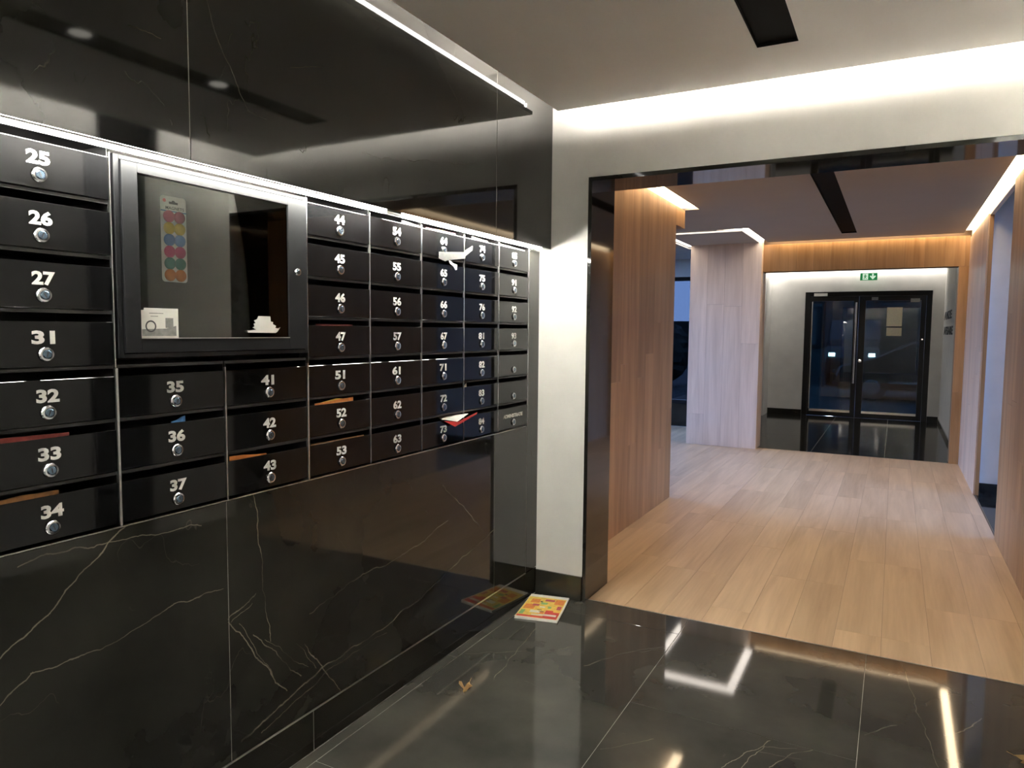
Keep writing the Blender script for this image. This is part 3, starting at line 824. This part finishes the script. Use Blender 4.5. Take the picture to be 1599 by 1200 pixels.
box('pane', rel((-.070, -.066, i0 + .0005, i1 - .0005, j0 + .0025, j1 - .0005)), M_GLASS, nb)
box('back_board', rel((-.105, -.095, a0, a1, b0, b1)), M_FELT, nb)
lk = link(bpy.data.objects.new('lock', ME_LOCK), nb); lk.location = (-.0598 - XD, 1.770 - 1.486, 1.688 - 1.42); lk.scale = (1, .72, .72)
link(bpy.data.objects.new('lock_core', ME_CORE), lk)

# card of button magnets hanging in the board
mc = thing('magnet_card', 'white card of six pairs of coloured button magnets in the notice board', 'magnets', (-.0945, 1.338, 1.746))
M0 = on_left(0, 0, 0)
bm = bmesh.new()
pts = []
for cx, cyy, a in ((.031, .109, 0), (-.031, .109, 90), (-.031, -.109, 180), (.031, -.109, 270)):
    for k in range(4):
        t_ = math.radians(a + k * 30); pts.append((cx + .009 * math.cos(t_), cyy + .009 * math.sin(t_)))
prism(bm, pts, M0, .001); obj('card', bm, M_PAPER, mc)
cols6 = [M_ROSE, M_YELLOW, M_BLUE, M_PINK, M_TEAL, M_ORANGE]
bm = bmesh.new(); lathe(bm, [(.0165, 0.0012), (.0172, .004), (.0155, .0075), (.010, .0098), (.004, .0105)], 20, M0)
base = mesh_of(bm, 'magnet', M_ROSE, True)
names6 = ['dark rose button magnet', 'yellow button magnet', 'blue button magnet', 'pink button magnet', 'teal button magnet', 'orange button magnet']
for k in range(6):
    me = base.copy(); me.materials.clear(); me.materials.append(cols6[k])
    for sy in (-1, 1):
        o = link(bpy.data.objects.new('magnet', me), mc); o.location = (0, sy * .0165, .062 - k * .0322); o['label'] = names6[k]
text_mesh('print', 'MAGNETS', .012, on_left(.0011, .004, .0855), M_INK, mc, depth=.0003, bold=.01, fit=.058)
bm = bmesh.new(); prism(bm, [(-.014, -.003), (.014, -.003), (.014, .003), (.006, .003), (.003, .007), (-.003, .007), (-.006, .003), (-.014, .003)], on_left(.0011, .0, .1), .0003)
obj('hanging_slot', bm, M_INK, mc)
bm = bmesh.new(); lathe(bm, [(.005, .0011), (.005, .0014)], 12, on_left(0, -.028, .105)); obj('emblem', bm, M_RED, mc)
bm = bmesh.new(); prism(bm, [(-.04, -.0015), (.04, -.0015), (.04, .0015), (-.04, .0015)], on_left(.0011, 0, .077), .0003); obj('stripe', bm, M_BLUE, mc)

# flyer stuck on the glass, torn at its left corner
fy = thing('flyer', 'small torn grey and white flyer stuck on the lower left of the notice board glass', 'flyer', (-.0655, 1.265, 1.512))
bm = bmesh.new()
prism(bm, [(-.058, -.039), (.058, -.039), (.058, .041), (-.044, .041), (-.046, .033), (-.066, .035), (-.0585, .026)], M0, .0006)
obj('sheet', bm, M_PAPER, fy)
bm = bmesh.new()
prism(bm, [(-.052, -.034), (.051, -.034), (.051, -.006), (.02, -.014), (-.052, -.016)], on_left(.0007, 0, 0), .0002)
prism(bm, [(.018, -.012), (.042, -.012), (.042, .015), (.018, .015)], on_left(.0007, 0, 0), .0002)
obj('print_block', bm, M_GREY, fy)
bm = bmesh.new()
ri = [(-.026 + .016 * math.cos(k * math.pi / 10), -.008 + .016 * math.sin(k * math.pi / 10)) for k in range(20)]
ro = [(-.026 + .012 * math.cos(k * math.pi / 10), -.008 + .012 * math.sin(k * math.pi / 10)) for k in range(20)]
Mq = on_left(.001, 0, 0)
for k in range(20):
    prism(bm, [ri[k], ri[(k + 1) % 20], ro[(k + 1) % 20], ro[k]], Mq, .0002)
obj('wheel_print', bm, M_INK, fy)
bm = bmesh.new()
for q, (a, b) in enumerate(((-.03, .012), (-.026, -.004))):
    prism(bm, [(a, .028 - q * .008), (b, .028 - q * .008), (b, .0262 - q * .008), (a, .0262 - q * .008)], on_left(.0007, 0, 0), .0002)
obj('text_line', bm, M_GREY, fy)
bm = bmesh.new()
prism(bm, [(-.062, .034), (-.036, .036), (-.034, .026), (-.056, .024)], on_left(.0007, 0, 0), .002); obj('torn_fold', bm, M_PAPER, fy)

# torn sticker remains on the glass
sr = tag(None or obj('sticker_remnant', (lambda b: (prism(b, [(-.062, -.0255), (.050, -.0265), (.058, -.022), (.070, -.008), (.060, -.012), (.048, -.010), (.052, -.004), (.038, .002), (.040, .008), (.030, .010), (.028, .026), (-.020, .026), (-.026, .016), (-.038, .012), (-.032, .004), (-.04, .002), (-.036, -.006), (-.044, -.010), (-.030, -.016), (-.058, -.019), (-.066, -.018)], on_left(-.0655, 1.628, 1.5135), .0005), b)[1])(bmesh.new()), M_PAPER),
         'torn white sticker remnant on the lower right of the notice board glass', 'sticker')

# ---- letters standing in slots
def letter(name, label, y0, y1, zlo, m, h0, h1, x=-.074, tilt=0, m2=None, cat='mail'):
    """thin folded sheet in a slot: lower edge inside the box, upper edge showing h0..h1 above the door"""
    t = thing(name, label, cat, (x, (y0 + y1) / 2, zlo))
    w = (y1 - y0) / 2
    bm = bmesh.new()
    prism(bm, [(-w, -.05), (w, -.05), (w, h1), (w * .4, h1 * .8 + h0 * .2), (-w * .3, h0 * .8 + h1 * .2), (-w, h0)], on_left(-.0015, 0, 0), .0008)
    obj('sheet', bm, m, t)
    if m2:
        bm = bmesh.new()
        prism(bm, [(-w * .9, -.05), (w * .55, -.05), (w * .5, h1 * .8 + .001), (w * .1, h1 + .002), (-w * .9, h0 * .7)], on_left(-.0032, 0, 0), .0008)
        obj('inner_sheet', bm, m2, t)
    return t
def dt(r): return ztop(r)
letter('letter', 'dark red mail peeping out above mailbox 33', .83, 1.02, dt(5), M_DRED, .012, .008, m2=M_DRED)
letter('letter', 'brown and yellow mail peeping out above mailbox 34', .81, .99, dt(6), M_BROWN, .008, .010, m2=M_BROWN)
letter('letter', 'orange mail peeping out above mailbox 43', 1.495, 1.64, dt(6), M_ORANGE, .014, .004, m2=M_RED)
letter('letter', 'orange and yellow mail peeping out above mailbox 52', 1.86, 2.06, dt(5), M_ORANGE, .006, .014, m2=M_YELLOW)
letter('letter', 'thin brown edge of mail above mailbox 53', 1.84, 2.12, dt(6), M_BROWN, .004, .004)
letter('letter', 'crumpled white paper in the slot of mailbox 54', 2.36, 2.48, dt(0), M_PAPER, .012, .006, m2=M_CREAM)
letter('letter', 'pink and yellow mail in the slot of mailbox 64', 2.53, 2.76, dt(0), M_PINK, .006, .008, m2=M_YELLOW)
letter('letter', 'cream envelope sticking up from mailbox 74', 2.90, 3.05, dt(0), M_CREAM, .013, .007, m2=M_PAPER)
letter('letter', 'thin white paper edge in the slot of mailbox 85', 3.18, 3.44, dt(0), M_PAPER, .008, .003)
letter('letter', 'dark red mail low in the slot of mailbox 47', 1.87, 2.06, dt(3), M_DRED, .006, .005)
letter('letter', 'blue white paper corner above mailbox 36', 1.30, 1.345, dt(5), M_BLUE, .004, .016)
letter('letter', 'grey paper tip above mailbox 83', 2.83, 2.86, dt(5), M_PAPER, .004, .018)
# torn strip of label stuck over the doors of 64 and 74
tl = thing('torn_label', 'torn grey white paper strip stuck across mailboxes 64 and 74', 'label', (XD, 2.72, 1.83))
bm = bmesh.new(); prism(bm, [(-.112, -.019), (-.112, .010), (-.06, .014), (.1045, .030), (.1045, .000), (-.03, -.018), (-.06, -.026), (-.085, -.024)], on_left(.0072, 0, 0), .0005)
bm2 = bmesh.new(); prism(bm2, [(.1095, .038), (.18, .068), (.18, .046), (.1095, .008)], on_left(.0009, 0, 0), .0005)
obj('strip', bm, M_TORN, tl); obj('strip', bm2, M_TORN, tl)
bm = bmesh.new(); prism(bm, [(-.04, -.02), (-.02, -.022), (-.005, -.030), (.03, -.034), (.028, -.056), (.016, -.06), (.0, -.045), (-.03, -.034)], on_left(.0105, 0, 0), .0015); obj('torn_end', bm, M_PAPER, tl)
# red and white leaflet hanging out over 73 and 84
lt = thing('leaflet', 'folded red and white leaflet hanging out of mailboxes 73 and 84', 'leaflet', (XD, 2.76, ztop(6)))
def tri(bm, ps, off=(0, 0, .0007)):
    a = [bm.verts.new(p) for p in ps]; b = [bm.verts.new((p[0] + .0007, p[1], p[2] + .0005)) for p in ps]
    bm.faces.new(a); bm.faces.new(b[::-1])
    n = len(ps)
    for k in range(n): bm.faces.new((a[k], a[(k + 1) % n], b[(k + 1) % n], b[k]))
bm = bmesh.new(); tri(bm, [(.004, -.13, .010), (.016, -.012, -.014), (.006, .10, .012), (-.03, .055, .014), (-.03, -.10, .012)]); obj('white_fold', bm, M_PAPER, lt)
bm = bmesh.new(); tri(bm, [(.019, -.035, -.034), (.012, -.115, .000), (.0172, -.012, -.0145), (.0072, .18, .012), (.0085, .17, .002)]); obj('red_fold', bm, M_RED, lt)

# ================================================================== THINGS ON THE FLOOR
mg = thing('magazine', 'yellow and red shop flyer magazine lying on the black floor by the wall corner', 'magazine', (.08, 3.42, 0))
corners = [(-.002, 3.226), (.222, 3.276), (.150, 3.600), (-.062, 3.555)]
def quad_uv(u, v):
    a = Vector(corners[0]).lerp(Vector(corners[1]), u); b = Vector(corners[3]).lerp(Vector(corners[2]), u)
    return a.lerp(b, v)
def sheet(bm, u0, u1, v0, v1, z0, z1, jag=0, lift=.012):
    n = 6
    rows = []
    for lay in (z0, z1):
        rr = []
        for i in range(n + 1):
            v = v0 + (v1 - v0) * i / n
            for u in (u0, (u0 + u1) / 2, u1):
                q = quad_uv(u, v); rr.append(bm.verts.new((q.x - .08, q.y - 3.42, lay + lift * max(0, v - .45) ** 1.5)))
        rows.append(rr)
    for lay in (0, 1):
        for i in range(n):
            for k in (0, 1):
                a = i * 3 + k
                f = [rows[lay][a], rows[lay][a + 1], rows[lay][a + 4], rows[lay][a + 3]]
                bm.faces.new(f if lay else f[::-1])
    for i in range(n):
        for k in (0, 2):
            bm.faces.new((rows[0][i * 3 + k], rows[0][i * 3 + 3 + k], rows[1][i * 3 + 3 + k], rows[1][i * 3 + k]))
    for i in (0, n):
        for k in (0, 1):
            bm.faces.new((rows[0][i * 3 + k], rows[0][i * 3 + k + 1], rows[1][i * 3 + k + 1], rows[1][i * 3 + k]))
bm = bmesh.new()
sheet(bm, .0, 1.0, .0, 1.0, .0005, .004); sheet(bm, .015, .985, .01, .985, .0045, .008); sheet(bm, .0, 1.0, .01, .97, .0085, .0118)
obj('pages', bm, M_PAPER, mg)
bm = bmesh.new(); sheet(bm, .01, .97, .03, .86, .012, .0128); obj('cover', bm, M_YELLOW, mg)
prints = [(M_RED, [(.0 + .02, .62, .035, .10), (.62, .96, .035, .30), (.62, .80, .30, .36)], 'red_print'),
          (M_ORANGE, [(.12, .34, .62, .78), (.05, .30, .36, .55), (.44, .60, .20, .30), (.72, .95, .62, .82)], 'orange_print'),
          (M_PAPER, [(.26, .50, .22, .32), (.50, .70, .13, .18), (.34, .58, .12, .16), (.62, .92, .13, .2), (.42, .55, .45, .5)], 'white_print'),
          (M_GREEN, [(.04, .14, .12, .30), (.40, .56, .58, .66), (.62, .70, .44, .52)], 'green_print'),
          (M_ROSE, [(.46, .70, .72, .80), (.84, .94, .42, .56), (.22, .38, .5, .58)], 'rose_print'),
          (M_INK, [(.40, .52, .34, .36), (.46, .58, .28, .30), (.36, .42, .66, .70)], 'ink_print')]
for k, (m, rs, nm) in enumerate(prints):
    for u0, u1, v0, v1 in rs:
        bm = bmesh.new(); sheet(bm, u0, u1, v0, v1, .0129 + k * .0001, .0132 + k * .0001); obj(nm, bm, m, mg)

def dry_leaf(label, x, y, a, s):
    t = thing('dry_leaf', label, 'leaf', (x, y, 0))
    bm = bmesh.new()
    def blade(pts, zs):
        vs = [bm.verts.new(Matrix.Rotation(a, 3, 'Z') @ Vector((p[0] * s, p[1] * s, z * s))) for p, z in zip(pts, zs)]
        c = bm.verts.new(Matrix.Rotation(a, 3, 'Z') @ Vector((sum(p[0] for p in pts) / len(pts) * s, sum(p[1] for p in pts) / len(pts) * s, .012 * s + max(zs) * s)))
        for k in range(len(vs)): bm.faces.new((vs[k], vs[(k + 1) % len(vs)], c))
    blade([(0, -.045), (.012, -.03), (.016, 0), (.03, .02), (.012, .03), (.004, .045), (-.006, .02), (-.012, -.01), (-.008, -.035)], [.002, .002, .006, .012, .014, .02, .01, .004, .002])
    blade([(-.01, .0), (-.02, .012), (-.042, .018), (-.055, .03), (-.05, .014), (-.03, .0), (-.012, -.012)], [.004, .008, .016, .022, .014, .006, .003])
    bmesh.ops.solidify(bm, geom=bm.faces[:], thickness=.001)
    obj('blade', bm, M_LEAF, t)
    bm = bmesh.new()
    lathe(bm, [(.0012 * s, 0), (.0008 * s, .035 * s)], 6, Matrix.Rotation(a, 4, 'Z') @ Matrix.Translation((.004 * s, .04 * s, .016 * s)) @ Matrix.Rotation(-1.2, 4, 'X'))
    obj('stem', bm, M_LEAF, t)
dry_leaf('curled dry yellow leaf on the black floor tile near the left wall', .169, 2.474, .2, .75)
dry_leaf('yellow dry leaf on the black floor tile near the lower right corner', 2.165, 2.99, 1.6, .8)

# ================================================================== VESTIBULE NOTICES
tag(box('notice_paper', (1.545, 1.785, 14.1995, 14.2025, 1.64, 1.972), M_CREAM), 'upper of two pale notices on the right door leaf glass', 'notice')
tag(box('notice_paper', (1.55, 1.785, 14.1995, 14.2025, 1.474, 1.618), M_CREAM), 'lower smaller pale notice on the right door leaf glass', 'notice')
s1 = thing('wall_lettering', 'upper line of bold dark lettering on the white vestibule wall', 'lettering', (2.4045, 13.1, 1.80))
text_mesh('letters', 'AVIZE', .17, on_right(0, 0, 0), M_INK, s1, depth=.004, bold=.03, fit=1.75)
s2 = thing('wall_lettering', 'lower line of bold dark lettering on the white vestibule wall', 'lettering', (2.4045, 12.9, 1.56))
text_mesh('letters', 'AFISARE', .17, on_right(0, 0, 0), M_INK, s2, depth=.004, bold=.03, fit=2.05)

# ================================================================== OUTSIDE
struct(box('ground', (-60, 60, -30, 90, -.3, -.06), M_ASPH))
bd = thing('building', 'dark teal building across the street seen through the glass door', 'building', (3, 28.5, 0))
boxes('walls', [(-6.4, 12, 0, 6, -.06, 9)], M_FACADE, bd)
for k in range(5):
    for zz in (1.0, 4.2):
        o = boxes('window', [(-5.2 + k * 3.2, -3.6 + k * 3.2, -.05, -.001, zz, zz + 1.7)], M_BLACK, bd)
        box('pane', (-5.1 + k * 3.2, -3.7 + k * 3.2, -.06, -.0505, zz + .1, zz + 1.6), M_CARGLASS, o)

def car(label, x, y, lit):
    t = thing('car', label, 'car', (x, y, -.06), 'cars parked outside')
    prof = [(-2.1, .25), (-2.15, .55), (-2.05, .82), (-1.25, .95), (-.55, 1.40), (.75, 1.42), (1.55, .98), (2.05, .92), (2.12, .5), (2.05, .25)]
    bm = bmesh.new()
    prism(bm, prof, frame_m((0, .85, 0), (1, 0, 0), (0, 0, 1), (0, -1, 0)), 1.7)
    obj('body', bm, M_CAR, t, bevel=.05)
    bm = bmesh.new(); prism(bm, [(-1.0, .97), (-.5, 1.32), (.05, 1.34), (.05, .97)], on_far(0, -.85, 0), .006); obj('side_window', bm, M_CARGLASS, t)
    bm = bmesh.new(); prism(bm, [(.12, .97), (.12, 1.34), (.7, 1.34), (1.2, .99)], on_far(0, -.85, 0), .006); obj('side_window', bm, M_CARGLASS, t)
    for wx in (-1.35, 1.35):
        for wy in (-.84, .64):
            bm = bmesh.new(); lathe(bm, [(.20, -.012), (.30, -.01), (.32, .02), (.32, .18), (.30, .2)], 24, frame_m((wx, wy + .2, .32), (1, 0, 0), (0, 0, 1), (0, -1, 0)))
            wh = obj('wheel', bm, M_RUBBER, t)
            bm = bmesh.new(); lathe(bm, [(.19, .2005), (.17, .212), (.03, .215)], 16, frame_m((wx, wy + .2, .32), (1, 0, 0), (0, 0, 1), (0, -1, 0))); obj('hubcap', bm, M_TRIM, wh)
    for wy in (-.62, .62):
        box('headlight', (-2.20, -2.02, wy - .10, wy + .10, .625, .695), M_HEAD if lit else M_CARGLASS, t)
        box('tail_light', (2.0, 2.14, wy - .16, wy + .16, .62, .8), M_RED, t)
    box('side_trim', (-1.0, 1.0, -.868, -.8505, .42, .47), M_TRIM, t)
    return t
car('dark parked car seen through the right leaf of the glass door', 2.6, 19.5, False)
lit = car('dark car facing the door with lit headlights, seen through the left leaf', .59, 25.2, True)
lit.rotation_euler = (0, 0, math.pi / 2); lit.scale = (1, .85, 1.45)
def street_lamp(label, x, y, h):
    t = thing('street_lamp', label, 'street lamp', (x, y, -.06))
    bm = bmesh.new(); lathe(bm, [(.07, 0), (.04, h)], 10, Matrix.Identity(4)); obj('post', bm, M_BLACK, t)
    bm = bmesh.new(); lathe(bm, [(.04, h), (.14, h + .03), (.14, h + .12), (.04, h + .16)], 12, Matrix.Identity(4)); obj('lamp_head', bm, M_LAMP, t)
street_lamp('distant small street lamp seen through the left bay window', -8.0, 38, .62)
# dark shrub beyond the left window
def shrub(label, x, y, r, h):
    t = thing('shrub', label, 'shrub', (x, y, -.06))
    bm = bmesh.new()
    bmesh.ops.create_icosphere(bm, subdivisions=4, radius=1)
    rr = random.Random(5)
    for v in bm.verts:
        k = 1 + rr.uniform(-.07, .07)
        v.co = Vector((v.co.x * r * k, v.co.y * r * k, h * .5 + v.co.z * h * .5 * k))
    obj('foliage', bm, M_DARK, t, loc=(0, 0, .0))
shrub('dark rounded shrub outside the left bay window', -4.6, 20.5, 1.1, 2.0)
hd = struct(box('terrain', (-60, -5, 44, 60, -.06, 2.2), M_DARK))
